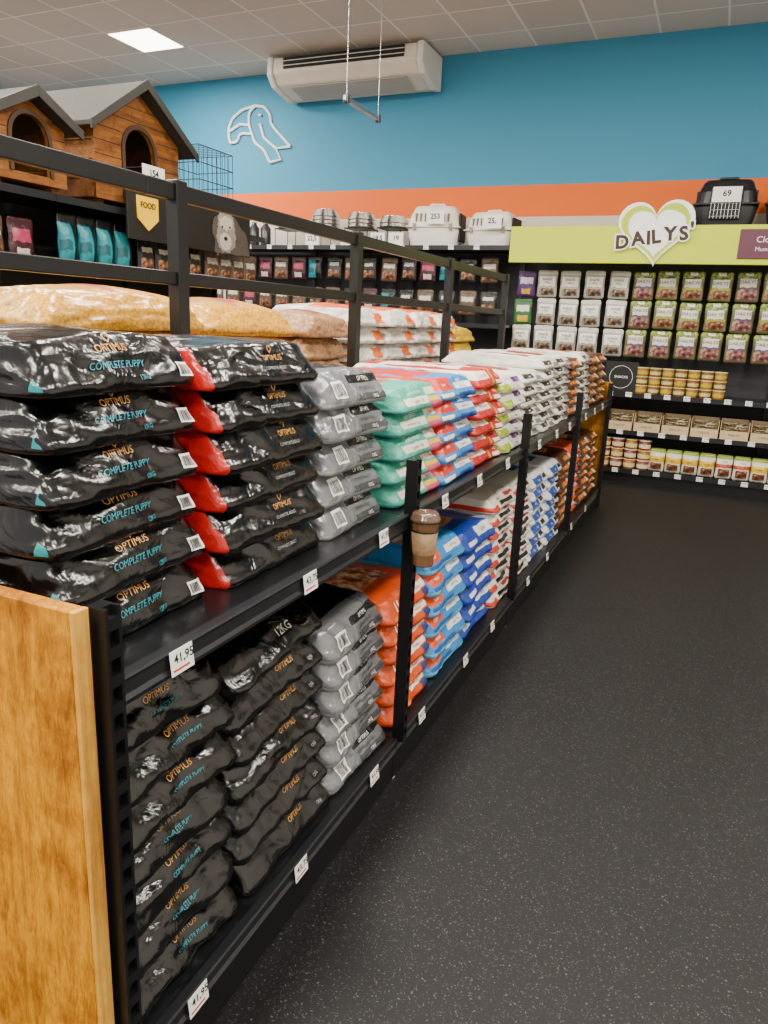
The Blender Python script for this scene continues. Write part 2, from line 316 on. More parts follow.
# ------------------------------------------------------------ bags
def sp_(v,e): return math.copysign(abs(v)**e,v)
class Bag:
    """flat lying sack: sloped front/back ends, tucked sides, flat top & bottom"""
    def __init__(s,L,W,T,seed,amp=.006,n=13,et=.044,es=.015,bulge=.006,crease=.75):
        s.a,s.b,s.T,s.seed,s.amp,s.n,s.et,s.es,s.bulge,s.cr=L/2,W/2,T,seed,amp,n,et,es,bulge,crease
    def inset(s,t,e):
        k=.20
        if t<k:
            q=(k-t)/k; return e*.15*(1-math.sqrt(max(0,1-q*q)))
        q=(t-k)/(1-k); return e*(.85*q**1.05+.15*(1-math.sqrt(max(0,1-q**3))))
    def warp(s,x,y,t,ux,uy,sc,off=0):
        n=s.n; z=t*s.T
        out=max(0,(sc-.8)/.2)
        g=Vector((sp_(ux,n-1)*out,sp_(uy,n-1)*out,(t-.35)*1.5 if sc>.99 else (1 if t>.5 else -.2)))
        if g.length<1e-6: g=Vector((0,0,1))
        g.normalize()
        sd=Vector((s.seed*3.7,s.seed*1.3,s.seed*7.1))
        corner=min(abs(ux),abs(uy))**2*sc
        edge=max(abs(ux),abs(uy))*sc
        w=.6*noise.noise(Vector((x*4,y*4,z*6))+sd)
        w+=edge**4*1.0*s.cr*(.40-abs(noise.noise(Vector((x*9,y*14+z*16,z*20))+sd))*2.4)
        w+=.6*s.cr*(.36-abs(noise.noise(Vector((x*10+y*6,y*9,z*24))+sd*2))*2.4)
        w+=edge**4*.45*s.cr*(.3-abs(noise.noise(Vector((x*30,y*34-z*25,z*40))+sd))*2)
        amp=s.amp*(.25 if t<.05 else 1)
        q=Vector((x,y,z))+g*(w*amp+off)
        q.x+=sp_(ux,1)*.012*corner*(1-t)+.006*noise.noise(Vector((y*6,z*5,s.seed)))
        q.z+=(.007*noise.noise(Vector((x*3,y*4,s.seed*2.)))-.008*corner)*(t if t<1 else 1)
        if t>=.999: q.z+=s.bulge*(1-sc*sc)
        return q
    def mesh(s,m,NQ=28,NS=15):
        dirs=[]
        for e in range(4):
            for i in range(NQ):
                u=-1+2*i/NQ
                sx,sy=((1,u),(-u,1),(-1,-u),(u,-1))[e]
                k=(abs(sx)**s.n+abs(sy)**s.n)**(1/s.n); dirs.append((sx/k,sy/k))
        NT=len(dirs)
        rows=[(0,sc) for sc in (.35,.7,.92)]+[(j/(NS-1),1) for j in range(NS)]+[(1,sc) for sc in (.95,.88,.78,.65,.5,.35,.18)]
        V=[];F=[]
        for t,sc in rows:
            ix=s.inset(t,s.et); iy=s.inset(t,s.es)
            for ux,uy in dirs: V.append(s.warp((s.a-ix)*ux*sc,(s.b-iy)*uy*sc,t,ux,uy,sc))
        nr=len(rows)
        for j in range(nr-1):
            for i in range(NT): F.append([j*NT+i,j*NT+(i+1)%NT,(j+1)*NT+(i+1)%NT,(j+1)*NT+i])
        bot=len(V); V.append(s.warp(0,0,0,0,0,0)); top=len(V); V.append(s.warp(0,0,1,0,0,0))
        for i in range(NT):
            F.append([bot,(i+1)%NT,i]); F.append([top,(nr-1)*NT+i,(nr-1)*NT+(i+1)%NT])
        return newmesh('bag_body',V,F,m,True)
    def onfront(s,y,t,off):
        t=max(.02,min(.985,t)); B=s.b-s.inset(t,s.es); A=s.a-s.inset(t,s.et)
        uy=max(-.97,min(.97,y/B)); ux=(1-abs(uy)**s.n)**(1/s.n)
        return s.warp(A*ux,B*uy,t,ux,uy,1,off)
    def decal(s,me,yc,tc,off=.0024):
        me=me.copy()
        sl=1/math.sqrt(s.T**2+(s.et*.85)**2)
        bm=bmesh.new(); bm.from_mesh(me)
        bmesh.ops.triangulate(bm,faces=bm.faces)
        bmesh.ops.subdivide_edges(bm,edges=[e for e in bm.edges if e.calc_length()>.007],cuts=1)
        for v in bm.verts: v.co=s.onfront(yc+v.co.x,tc+v.co.y*sl,off)
        bm.to_mesh(me); bm.free(); return me
def rectmesh(w,hh,m,nx=8,nz=5):
    V=[(-w/2+w*i/nx,-hh/2+hh*j/nz,0) for j in range(nz+1) for i in range(nx+1)]
    F=[[j*(nx+1)+i,j*(nx+1)+i+1,(j+1)*(nx+1)+i+1,(j+1)*(nx+1)+i] for j in range(nz) for i in range(nx)]
    return newmesh('patch',V,F,m)
def barsmesh(w,hh,m):
    V=[];F=[];x=-w/2
    while x<w/2-.002:
        bw=random.choice((.0012,.002,.003))
        for q in range(3):
            k=len(V); z0=-hh/2+hh*q/3; z1=z0+hh/3
            V+=[(x,z0,0),(x+bw,z0,0),(x+bw,z1,0),(x,z1,0)]; F.append([k,k+1,k+2,k+3])
        x+=bw+random.choice((.0015,.0025))
    return newmesh('bars',V,F,m)
def heartline(sz,m):
    P=[]
    for i in range(25):
        t=2*math.pi*i/24; P.append((sz*.06*16*math.sin(t)**3/1.0,sz*.06*(13*math.cos(t)-5*math.cos(2*t)-2*math.cos(3*t)-math.cos(4*t)),0))
    V=[];F=[]
    for q in P: V+=[(q[0],q[1],0),(q[0]*.72,q[1]*.72,0)]
    for i in range(24): F.append([2*i,2*i+2,2*i+3,2*i+1])
    return newmesh('heart',V,F,m)
def ink(name,c,**k): return mat('ink_'+name,c,.45,**k)
KIN={}
BLACK='#050506'
def kind(key,L,W,T,base,zones,label,texts=(),bars=None,rough=.35,bump=.5,coat=0,nvar=3,amp=.006,heart=None,seedtex=None,bscale=14,name='pet_food_bag',metal=0,crumple=True,**kw):
    mm=zmat('film_'+key,base,zones,(L/2,W/2,T),rough,bump,bscale,coat,seedtex=seedtex,warp=.03,metal=metal,crumple=crumple)
    prot=[]
    for v in range(nvar):
        B=Bag(L,W,T,v*5.3+len(KIN)*2.1+1,amp,**kw)
        o=obj(name,B.mesh(mm)); tag(o,label,'pet food bag' if name=='pet_food_bag' else 'feed bag')
        jx=random.uniform(-.012,.012)
        for tx in texts:
            t,c,sz,yc,zc,sh=tx[:6]
            obj('lettering',B.decal(textmesh(t,sz,ink(c[0],c[1]),0,sh,tx[6] if len(tx)>6 else 0),yc+jx,zc),o)
        if heart: obj('emblem',B.decal(heartline(heart[0],M_gold),heart[1]+jx,heart[2]),o)
        if bars:
            yc,zc,bw,bh=bars
            obj('barcode_label',B.decal(rectmesh(bw,bh,M_tag),yc,zc,.0018),o)
            obj('barcode_lines',B.decal(barsmesh(bw*.8,bh*.7,M_ink),yc,zc,.003),o)
        prot.append(o)
    KIN[key]=(prot,L,W,T)
G=('gold','#d0964a'); C=('cyan','#2391a4'); WH=('white','#f4f0e8'); BK=('black','#18181a'); RD=('red','#c4262c'); BL=('blue','#1f4ea8'); GR=('grey','#a9a9a9')
PETP=('#5a3b25','#c9a27a','#efe6d6',16)
FOODP=('#6e2d1c','#c9713a','#f0dcb8',30)
AI=(-9,9)
kind('puppy',.64,.385,.094,BLACK,[('#0f7f86',(.90,9),(-9,-.96),(.1,.35))],'glossy black dry food bag with gold and cyan lettering',
     [('OPTIMUS',G,.0185,-.01,.74,0),('COMPLETE PUPPY',C,.0165,-.01,.47,.25),('12KG',C,.0115,.045,.24,.2)],bars=(.148,.36,.038,.028),rough=.2,bump=.38,coat=.3,heart=(.009,-.01,.91))
kind('adult',.64,.42,.091,BLACK,[('#bb1a15',AI,(-9,-.925),AI),('#bb1a15',(-.1,.6),(-.99,-.70),(.90,9)),('#0b0b0c',(.2,.45),(-.95,-.76),(.90,9))],'glossy black dry food bag with narrow red side strip',
     [('OPTIMUS',G,.018,.03,.66,0),('COMPLETE ADULT',GR,.010,.03,.42,.2)],rough=.2,bump=.38,coat=.3,heart=(.0085,.03,.85))
kind('lowblack',.62,.435,.095,BLACK,[],'glossy black dry food bag with gold lettering',
     [('OPTIMUS',G,.0175,.05,.60,.05),('12KG',GR,.010,.15,.36,.2)],rough=.2,bump=.42,coat=.3,heart=(.009,.05,.80),et=.065,amp=.009)
kind('lowpuppy',.62,.42,.102,BLACK,[],'glossy black puppy food bag with gold and cyan lettering',
     [('OPTIMUS',G,.0175,.03,.64,.05),('COMPLETE PUPPY',C,.011,.04,.42,.25)],rough=.2,bump=.42,coat=.3,heart=(.009,.03,.82),et=.065,amp=.009)
kind('lowtop',.62,.44,.10,BLACK,[],'glossy black bag marked 12KG on the lower stack',
     [('12KG',WH,.029,.05,.55,.1)],rough=.2,bump=.42,coat=.3,et=.085,amp=.007,nvar=1)
kind('grey',.6,.375,.092,'#808287',[('#0d0d0f',(-9,.70),(-.95,9),(.88,9)),('#9fa1a3',AI,AI,(-9,.14)),('#26272a',AI,(-.12,.9),(.62,.86)),('#55575b',AI,(.0,.9),(.14,.34))],'shiny silver-grey dry food bag with black print and barcode',
     [('COMPLETE ADULT',BK,.013,.06,.48,.2),('OPTIMUS',WH,.016,.06,.74,0),('12KG',WH,.013,.09,.24,.2)],bars=(-.10,.5,.06,.045),rough=.26,bump=.6,metal=.35)
kind('teal',.6,.40,.079,'#3fa892',[('#c8506a',AI,(.30,9),(-9,.30)),('#e0b83a',AI,(.30,9),(.30,.46)),('#e8e0d2',AI,(-.75,.25),(.26,.54)),('#e6dccb',AI,(.28,.92),(.55,.82)),('#2c7f78',AI,(-9,.3),(-9,.1)),('#c5402f',(-.9,.55),(-.85,.15),(.9,9)),('#e9dcc6',(-.6,.3),(.2,.5),(.9,9)),(PETP,(-.1,.5),(.5,.95),(.9,9))],'teal dry food bag with pink, yellow and white print',
     [('adult medium',WH,.019,-.06,.72,.1),('Complete 12 kg',BK,.014,-.05,.40,.0),('light',RD,.014,.12,.68,0)],rough=.36)
kind('sky',.6,.40,.080,'#2f80c4',[('#cf2f1e',AI,(-9,-.2),(.42,.95)),('#eee8dc',AI,(-.05,.85),(.42,.68)),('#eee8dc',AI,(-.9,-.3),(.12,.30)),('#c32c20',(-9,.6),(-.9,.3),(.9,9)),('#124892',AI,(.0,.9),(-9,.25)),(PETP,(.1,.6),(.4,.95),(.9,9))],'sky blue dry food bag with red panel and white print',
     [('adult',WH,.022,.05,.82,.1),('medium 12 kg',BL,.013,.075,.55,0),('junior',WH,.017,-.11,.7,0)],rough=.36)
kind('redw',.6,.40,.069,'#b5141c',[('#eee8da',AI,(-9,.0),(.5,.95)),('#d29d2c',AI,(.15,.26),AI),('#eee8da',AI,(.4,.85),(.1,.35)),('#eee8da',(-.6,.6),(-.6,.6),(.92,9)),(FOODP,(-.2,.5),(-.3,.4),(.92,9))],'red and white dry food bag with gold stripe',[('adult maxi',RD,.017,-.08,.72,.1),('12 kg',WH,.018,.12,.6,0)],rough=.36)
kind('whiteg',.6,.40,.072,'#d6d2c8',[('#8fa614',AI,(-9,-.35),(.1,.5)),('#561c6a',AI,(.1,.8),(.55,.85)),('#6a2d75',(-.4,.6),(-.5,.3),(.92,9)),('#cdb81a',(-9,-.1),AI,(.92,9))],'white dry food bag with green and purple print',[('senior',BK,.018,.06,.32,0),('Original',WH,.015,.09,.70,0)],rough=.36)
kind('whitep',.6,.40,.062,'#d4d1c9',[('#141416',AI,(-.8,.15),(.34,.70)),('#6b6e73',AI,(.3,.9),(.2,.5)),('#8b2222',(-.2,.6),(-.7,.0),(.92,9)),(PETP,(-.7,.4),(.2,.8),(.92,9))],'white dry food bag printed with black text band',[('12 kg',BK,.02,.1,.74,0),('Natural',WH,.015,-.06,.51,0)],rough=.36)
kind('brown',.6,.40,.067,'#4e2c1c',[('#d67412',AI,(-.5,.5),(.35,.7)),('#e2d5b9',AI,(.5,.9),(.3,.8)),(FOODP,(-.5,.5),(-.5,.5),(.92,9))],'brown dry food bag with orange print',[('adult',WH,.016,0,.5,0)],rough=.36)
kind('orange',.6,.39,.078,'#d84a06',[('#eee4d4',AI,(.10,.85),(.46,.80)),(FOODP,(-9,.5),(-.8,.6),(.93,9)),('#223f76',AI,(.60,.92),(.12,.40)),('#b83406',AI,AI,(-9,.12)),('#ee9418',AI,(-.8,.0),(.14,.26))],'orange dry food bag with cream panel marked 11,2',[('11,2',WH,.042,-.09,.60,.1,.0008),('medium',RD,.016,.09,.63,0)],rough=.36)
kind('bluem',.6,.40,.089,'#2880c4',[('#dc4c18',AI,(-.9,-.3),(.42,.88)),('#e6e7e2',AI,(.0,.85),(.48,.78)),('#58afd8',AI,AI,(-9,.2)),(PETP,(-9,.6),(-.7,.7),(.93,9)),('#174c92',AI,(-.9,.2),(.2,.34))],'blue dry food bag with orange panel and white print',[('maxi',WH,.022,-.12,.66,0),('adult 14 kg',BL,.015,.085,.63,0)],rough=.36)
kind('royal',.6,.40,.084,'#143a9a',[('#e2e2dc',AI,(-.1,.85),(.45,.92)),('#b98a4d',(-.5,.5),(-.6,.2),(.93,9)),('#d8d8d8',AI,(-.8,-.3),(.3,.5))],'royal blue and white dry food bag',[('puppy',BL,.024,.08,.68,0)],rough=.36)
kind('whiteb',.6,.40,.072,'#d6d1c7',[('#c23420',AI,(-9,-.45),(.1,.40)),('#141416',AI,(-.3,.6),(.28,.52)),('#a81c16',AI,(.2,.9),(.62,.84)),(FOODP,(-.5,.5),(-.5,.5),(.93,9))],'white dry food bag with black and red print',[('adult',BK,.018,-.06,.70,0)],rough=.36)
kind('whiteblue',.6,.40,.077,'#d2d4d8',[('#1a4aa2',AI,(-.7,.3),(.15,.65)),('#1c489a',(-.5,.5),(-.5,.5),(.93,9)),('#1b1b1e',AI,(.4,.85),(.3,.6))],'white dry food bag with blue print',[('12 kg',WH,.018,-.02,.4,0)],rough=.36)
kind('seed',.80,.5,.125,'#f2b030',[(('#a8382a','#c65a44','#e8b060',10),(-.15,.12),(-.7,.7),(.85,9))],'clear film bag of yellow grain feed lying flat',[],rough=.28,bump=.25,coat=.25,seedtex=80,amp=.012,name='grain_feed_bag',et=.07,es=.06,bulge=.035,crease=.6,n=9)
kind('seedbrown',.5,.45,.115,'#b88a62',[('#8a4838',(-.4,.3),(-.6,.5),(.9,9))],'beige feed bag with reddish print lying flat',[],rough=.35,amp=.012,seedtex=60,name='grain_feed_bag',et=.06,es=.05,bulge=.03,n=9)
kind('whiteor',.62,.46,.108,'#dedbd3',[('#e66008',AI,(-.95,-.3),(.2,.75)),('#e66008',(-.8,.1),(-.2,.9),(.9,9)),('#d09f28',(.2,.7),(-.7,-.1),(.9,9)),(PETP,(-.5,.0),(-.8,-.2),(.9,9))],'white dry food bag with orange print',[],rough=.33,amp=.01,bulge=.02,es=.04)
kind('yellow',.6,.46,.108,'#e0b814',[('#2a2a2a',(-.4,.4),(-.5,.5),(.9,9))],'yellow dry food bag with black print',[],rough=.35,amp=.01,bulge=.02)
def stack(key,yc,xf,z0,n,side=1,group=None,jit=1,pitch=None,rotz=0,fan=.003,roll=0):
    prot,L,W,T=KIN[key]; T2=pitch or T*.95
    for i in range(n):
        pr=random.choice(prot)
        x=xf-side*(L/2+random.uniform(0,.020)*jit+fan*i)
        rz=random.uniform(-.04,.04)*jit+(math.pi if side<0 else 0)+rotz
        place(pr,(x,yc+random.uniform(-.008,.008)*jit,z0+i*T2+.002),(roll*min(1,i/2)+random.uniform(-.006,.006),random.uniform(-.008,.008),rz),group=group)
TG='bags stacked on the upper shelf'; LG='bags stacked on the bottom shelf'; BG='bags stacked on the far side of the gondola'
ZT=.93
stack('puppy',.97,-.885,ZT,6,group=TG,pitch=.0855)
stack('adult',1.395,-.852,ZT,6,group=TG,pitch=.083)
stack('grey',1.80,-.85,ZT,5,group=TG,pitch=.085)
stack('teal',2.215,-.825,ZT,5,group=TG,pitch=.0735)
stack('sky',2.62,-.825,ZT,5,group=TG,pitch=.0745)
stack('redw',3.02,-.825,ZT,6,group=TG,pitch=.0635)
stack('whiteg',3.42,-.825,ZT,5,group=TG,pitch=.0675)
for k,(kk,n,pt) in enumerate((('whitep',6,.0575),('whitep',7,.0575),('whitep',7,.0575),('brown',6,.062),('whitep',7,.0575),('brown',6,.062),('brown',6,.062))):
    stack(kk,3.825+.405*k,-.825,ZT,n,group=TG,pitch=pt)
ZB=.165
stack('lowpuppy',.975,-.815,ZB,7,group=LG,pitch=.0935,fan=.006,roll=.02)
stack('lowblack',1.395,-.815,ZB,6,group=LG,pitch=.087,fan=.006,roll=.03)
place(KIN['lowtop'][0][0],(-1.165,1.385,ZB+6*.087+.002),(.03,0,.05),group=LG)
stack('grey',1.80,-.82,ZB,6,group=LG,pitch=.082)
stack('orange',2.215,-.82,ZB,6,group=LG,pitch=.0725)
stack('bluem',2.62,-.82,ZB,6,group=LG,pitch=.083)
stack('royal',3.03,-.82,ZB,6,group=LG,pitch=.078)
for k,(kk,n,pt) in enumerate((('whiteb',8,.067),('whiteb',8,.067),('whiteblue',7,.072),('whiteblue',7,.072),('brown',8,.062),('orange',7,.0725),('brown',8,.062),('brown',8,.062))):
    stack(kk,3.435+.405*k,-.82,ZB,n,group=LG,pitch=pt)
def stackY(key,xc,yc,z0,n,pitch,group):
    prot,L,W,T=KIN[key]
    for i in range(n):
        place(random.choice(prot),(xc+random.uniform(-.02,.02),yc+random.uniform(-.03,.03),z0+i*pitch+.002),(random.uniform(-.02,.02),random.uniform(-.02,.02),math.pi/2+random.uniform(-.05,.05)+(math.pi if i%2 else 0)),group=group)
stackY('seed',-2.15,2.08,ZT,5,.122,BG)
stackY('seed',-2.2,2.92,ZT,5,.118,BG)
stackY('seedbrown',-2.15,3.62,ZT,5,.115,BG)
for yc in (4.15,4.62,5.09,5.56): stack('whiteor',yc,XB+.15,ZT,6,-1,group=BG,pitch=.105)
stack('yellow',6.06,XB+.15,ZT,5,-1,group=BG,pitch=.105)
# ------------------------------------------------------------ price tags
def pricetag(txt,w=.06,hh=.045):
    t=obj('price_tag',boxes('price_tag',[(-w/2,w/2,-.0015,0,-hh/2,hh/2)],M_tag,.0006))
    tag(t,'white card price tag clipped in the shelf edge rail','price tag')
    mt=textmesh(txt,hh*.52,M_ink,0,0,.0004).copy(); xf(mt,Matrix.Translation((0.08*w,-.0022,.12*hh))@FACE_NY); obj('price_text',mt,t)
    obj('colour_strip',boxes('colour_strip',[(-w*.42,w*.3,-.0022,-.0015,-hh*.34,-hh*.26)],M_red),t)
    return t
T47=pricetag('41,95'); T43=pricetag('43,75')
for k,y in enumerate((.93,1.38,1.79,2.3,2.7,3.12,3.75,4.2,4.6,5.2,5.6,6.0)):
    place(T47 if k%2==0 else T43,(XF+.006,y,.912),(-.12,0,math.pi/2),group='price tags on the gondola shelf edges')
for k,y in enumerate((.95,1.36,1.8,2.2,2.7,3.1,3.8,4.3,5.1,5.7)):
    place(T43 if k%2 else T47,(XF+.006,y,.147),(-.12,0,math.pi/2),group='price tags on the gondola shelf edges')
# ------------------------------------------------------------ cup
cup=root('drink_cup','brown iced coffee cup with dark lid in a post holder','cup',(-.725,1.97,.79)); cup.scale=(1.15,1.15,1.25)
obj('cup_body',lathe('cup_body',[(.026,0),(.027,.004),(.036,.11),(.037,.112),(.035,.112),(.034,.1),(.025,.006)],mat('brown_cup','#7a5838',.2,coat=.6)),cup)
obj('cup_sleeve',lathe('cup_sleeve',[(.0295,.03),(.0352,.085),(.0345,.085),(.029,.03)],mat('beige_print','#8a6c4a',.5,var=.7,scale=90),cap=False),cup)
obj('cup_lid',lathe('cup_lid',[(.039,.11),(.040,.114),(.039,.119),(.036,.122),(.035,.128),(.030,.132),(.010,.133),(.008,.131)],mat('dark_lid','#5c4636',.2,coat=.6)),cup)
obj('holder_ring',tubes('holder_ring',[[(.0345*math.cos(a*math.pi/10),.0345*math.sin(a*math.pi/10),.088) for a in range(21)],[(-.034,0,.088),(-.038,-.0,.088),(-.038,0,.03)]],.002,M_black),cup)
# ------------------------------------------------------------ generic shelf unit, local: width +x, front y=0 facing -y
def unit(w,d,ht,levels,loc,rot,label,group,hooks=(),name='shelving_unit'):
    g=root(name,label,'shelving',loc,rot,group)
    obj('back_panel',boxes('back_panel',[(.001,w-.001,d-.03,d-.01,.1,ht)],mat('graphite_back','#222327',.6)),g)
    for xx in (.016,w-.016):
        obj('upright',boxes('upright',[(xx-.015,xx+.015,d-.06,d-.03,0,ht)],M_black),g)
    for z in levels:
        dd=d-.06
        obj('shelf_deck',boxes('shelf_deck',[(.002,w-.002,.004,dd,z-.025,z)],M_deck),g)
        obj('price_rail',boxes('price_rail',[(.002,w-.002,-.004,.004,z-.04,z+.006)],M_lip),g)
    obj('kick_plate',boxes('kick_plate',[(.001,w-.001,.03,.05,0,levels[0]-.025)],M_black),g)
    hk=tubes('peg_hook',[[(0,.0,0.012),(0,.004,0),(0,d-.28,0)]],.003,M_steel) if hooks else None
    for (x,z) in hooks: obj('peg_hook',hk,g,(x,.24,z))
    return g
YW=7.67
colsR=[-1.96+.235*i for i in range(13)]
rowsR=[1.80,1.52,1.24]
HK=.265
for j in range(3):
    xa=-2.08+1.3*j
    hk=[(x-xa,z+HK) for x in colsR for z in rowsR if xa+.05<x<xa+1.25]
    unit(1.3,.6,2.2,[.14,.53,.90],(xa,YW,0),(0,0,0),'black wall shelving unit with peg hooks, pouches and tubs','wall shelving units',hk)
colsL=[-5.88+.235*i for i in range(16)]
for j in range(3):
    xa=-5.98+1.3*j
    hk=[(x-xa,z+HK) for x in colsL for z in (1.92,1.58) if xa+.02<x<xa+1.28]
    unit(1.3,.6,2.3,[.14,.6,1.1,1.5,2.28],(xa,YW,0),(0,0,0),'black wall shelving unit with hanging treats and goods on top','wall shelving units',hk)
def pouch(key,w,hh,t,base,zones,label,txts=(),bump=.35,notch=False):
    nx,nz=12,16; V=[];F=[]
    for s in (-1,1):
        for j in range(nz+1):
            for i in range(nx+1):
                u=-1+2*i/nx; v=j/nz; vv=2*v-1
                th=t/2*(1-abs(u)**3)*(1-abs(min(1,v/.82)*2-1)**3)*(1 if v<.82 else 0)+.0012
                cu=max(0,abs(u)-.82)/.18*max(0,abs(vv)-.85)/.15
                V.append((u*w/2*(1-.05*(1-abs(vv))-.06*cu)+.003*noise.noise(Vector((v*4,len(key),u))),s*th+.005*noise.noise(Vector((u*3,vv*3.5,len(key)))),v*hh-.008*cu*vv))
    n=(nx+1)*(nz+1)
    for s in (0,1):
        for j in range(nz):
            for i in range(nx):
                q=[s*n+j*(nx+1)+i,s*n+j*(nx+1)+i+1,s*n+(j+1)*(nx+1)+i+1,s*n+(j+1)*(nx+1)+i]
                F.append(q if s==0 else q[::-1])
    rim=[i for i in range(nx+1)]+[j*(nx+1)+nx for j in range(1,nz+1)]+[nz*(nx+1)+i for i in range(nx-1,-1,-1)]+[j*(nx+1) for j in range(nz-1,0,-1)]
    for a,b_ in zip(rim,rim[1:]+rim[:1]): F.append([a,a+n,b_+n,b_])
    o=obj('treat_pouch',newmesh('pouch_body',V,F,zmat('pouch_'+key,base,zones,(w/2,t,hh),.32,bump,30,warp=.05),True))
    tag(o,label,'treat pouch')
    for tx in txts:
        mt=textmesh(tx[0],tx[1],tx[2]).copy(); xf(mt,Matrix.Translation((0,-t/2-.005,hh*tx[3]))@FACE_NY); obj('lettering',mt,o)
    return o
MEAT=('#3a1c10','#7a4a30','#b08a66',26)
LEAF=('#3f4e16','#74882a','#aab84c',34)
PD=pouch('dailys',.205,.27,.045,'#6d6c48',[(LEAF,AI,None,(.76,9)),('#dedacb',(-.72,.72),None,(.46,.74)),(MEAT,(-.8,.8),None,(.08,.38)),('#93a020',(-.85,.85),None,(.38,.46)),('#f4f1e8',(-.35,.35),None,(.86,.96))],'green and white snack pouch with meat photo',(("DAILYS'",.042,M_ink,.61),))
PD2=pouch('dailysbrown',.205,.27,.045,'#5f5d3e',[(LEAF,AI,None,(.80,9)),('#d8d2c3',(-.7,.7),None,(.5,.79)),(('#44202e','#80504c','#b8907c',26),(-.8,.8),None,(.08,.42)),('#5a3a70',(-.6,.6),None,(.43,.50)),('#f4f1e8',(-.35,.35),None,(.88,.96))],'green and white snack pouch with purple label band',(("DAILYS'",.042,M_ink,.67),))
PW=pouch('white',.205,.27,.045,'#a9a69e',[('#ece9e0',(-.8,.8),None,(.42,.78)),('#d6d3ca',AI,None,(.84,9)),(('#2a221c','#6a5444','#a89480',26),(-.75,.75),None,(.08,.34)),('#8a9a3a',(-.5,.5),None,(.38,.42))],'silver and white treat pouch with large white label',(('snack',.045,M_ink,.68),('100 g',.025,M_ink,.55)))
PU=pouch('purple',.19,.26,.045,'#4d2c66',[('#d7c9e2',(-.7,.7),None,(.5,.75)),('#caa12b',(-.5,.5),None,(.1,.3))],'purple treat pouch with pale label')
PGN=pouch('green',.19,.26,.045,'#2f6a34',[('#d8e0c4',(-.7,.7),None,(.5,.75)),('#d8b02b',(-.6,.6),None,(.1,.35))],'green treat pouch with pale label')
PB=pouch('black',.19,.26,.045,'#161618',[(MEAT,(-.7,.7),None,(.15,.45)),('#cfc9ba',(-.6,.6),None,(.62,.76))],'black treat pouch with beige label')
PBR=pouch('brown',.19,.26,.05,'#5c4836',[('#cfc8b9',(-.7,.7),None,(.55,.74)),(MEAT,(-.75,.75),None,(.1,.4))],'brown kraft treat pouch with cream label')
PPK=pouch('pink',.19,.26,.045,'#3a161f',[('#a8325a',(-.7,.7),None,(.45,.75)),('#c7bfb8',(-.5,.5),None,(.1,.3))],'dark pouch with pink label')
PTE=pouch('teal',.18,.26,.06,'#101113',[('#108490',(-9,.2),None,(.08,.8)),('#0a5a64',(-.9,.0),None,(.3,.5))],'black food pouch with teal front')
GP='pouches hanging on the back wall shelving'
for i,x in enumerate(colsR):
    for k,z in enumerate(rowsR+([.96] if x<-1.2 else [])):
        if x<-1.75: pr=[PU,PGN,PW,PGN][(k+i)%4]
        elif x<-.86: pr=PW
        else: pr=PD2 if (k==2 or i%4==1) else PD
        place(pr,(x+random.uniform(-.01,.01),YW+.27,z+random.uniform(-.004,.01)),(random.uniform(-.05,.05),random.uniform(-.03,.03),random.uniform(-.16,.16)),group=GP)
for i,x in enumerate(colsL):
    for k,z in enumerate((1.92,1.58)):
        pr=[PB,PBR,PB,PBR,PB,PPK,PTE][(i+k*3)%7]
        if i<5 : pr=[PPK,PBR,PBR][(i+k)%3]
        place(pr,(x+random.uniform(-.01,.01),YW+.24,z+random.uniform(0,.008)),(random.uniform(-.04,.04),random.uniform(-.03,.03),random.uniform(-.14,.14)),group=GP)
cb=root('chalkboard_sign','small black chalkboard sign with white lettering on the shelf','sign',(-.86,YW+.06,.902))
obj('sign_board',boxes('sign_board',[(-.16,.16,-.01,.01,0,.3)],M_dark,.004),cb)
obj('sign_ring',xf(tubes('sign_ring',[[(.11*math.cos(a*math.pi/16),.11*math.sin(a*math.pi/16),0) for a in range(33)]],.0018,M_wht_ink),Matrix.Translation((0,-.012,.15))@FACE_NY),cb)
mt=textmesh('SNACKS',.035,M_wht_ink).copy(); obj('lettering',xf(mt,Matrix.Translation((0,-.0125,.15))@FACE_NY),cb)
def tub(key,c,lid,label,r=.052,hh=.08,lab='#e7e0cc'):
    t=root('treat_tub',label,'tub')
    obj('tub_body',lathe('tub_body',[(r*.86,0),(r*.88,.003),(r*.97,hh-.008)],mat('tub_'+key,c,.35,var=.5,scale=70),20),t)
    obj('tub_label',lathe('tub_label',[(r*.915,.02),(r*.955,hh*.6)],mat('tublabel_'+key,lab,.45,var=.3,scale=50),20,False),t)
    obj('tub_lid',lathe('tub_lid',[(r*.97,hh-.01),(r*1.03,hh-.009),(r*1.03,hh-.001),(r*.98,hh)],mat('tublid_'+key,lid,.3),20),t)
    return t
TB1=tub('amber','#9a6420','#d8d094','round amber snack tub with cream lid',.056,.085,'#bca820'); TB2=tub('lime','#744818','#ccc480','round brown snack tub with pale yellow lid',.056,.085,'#c8c080')
GTB='round snack tubs on the wall shelving'
x=-.66; k2=0
while x<.13:
    for k in range(3): place([TB1,TB2][(k2+k)%2],(x,YW+.07,.902+k*.086),(0,0,random.uniform(0,6)),group=GTB)
    x+=.118; k2+=1
TB3=tub('red','#7a3020','#e0d8c8','round brown snack tub with white lid',.062,.1,'#e2d9ba'); TB4=tub('meat','#955420','#ddca68','round tub with yellow lid',.062,.1,'#e2d48e')
x=-1.2
while x<-.5:
    for k in range(3): place([TB3,TB4][(k+k2)%2],(x,YW+.08,.142+k*.101),(0,0,random.uniform(0,6)),group=GTB)
    x+=.13; k2+=1
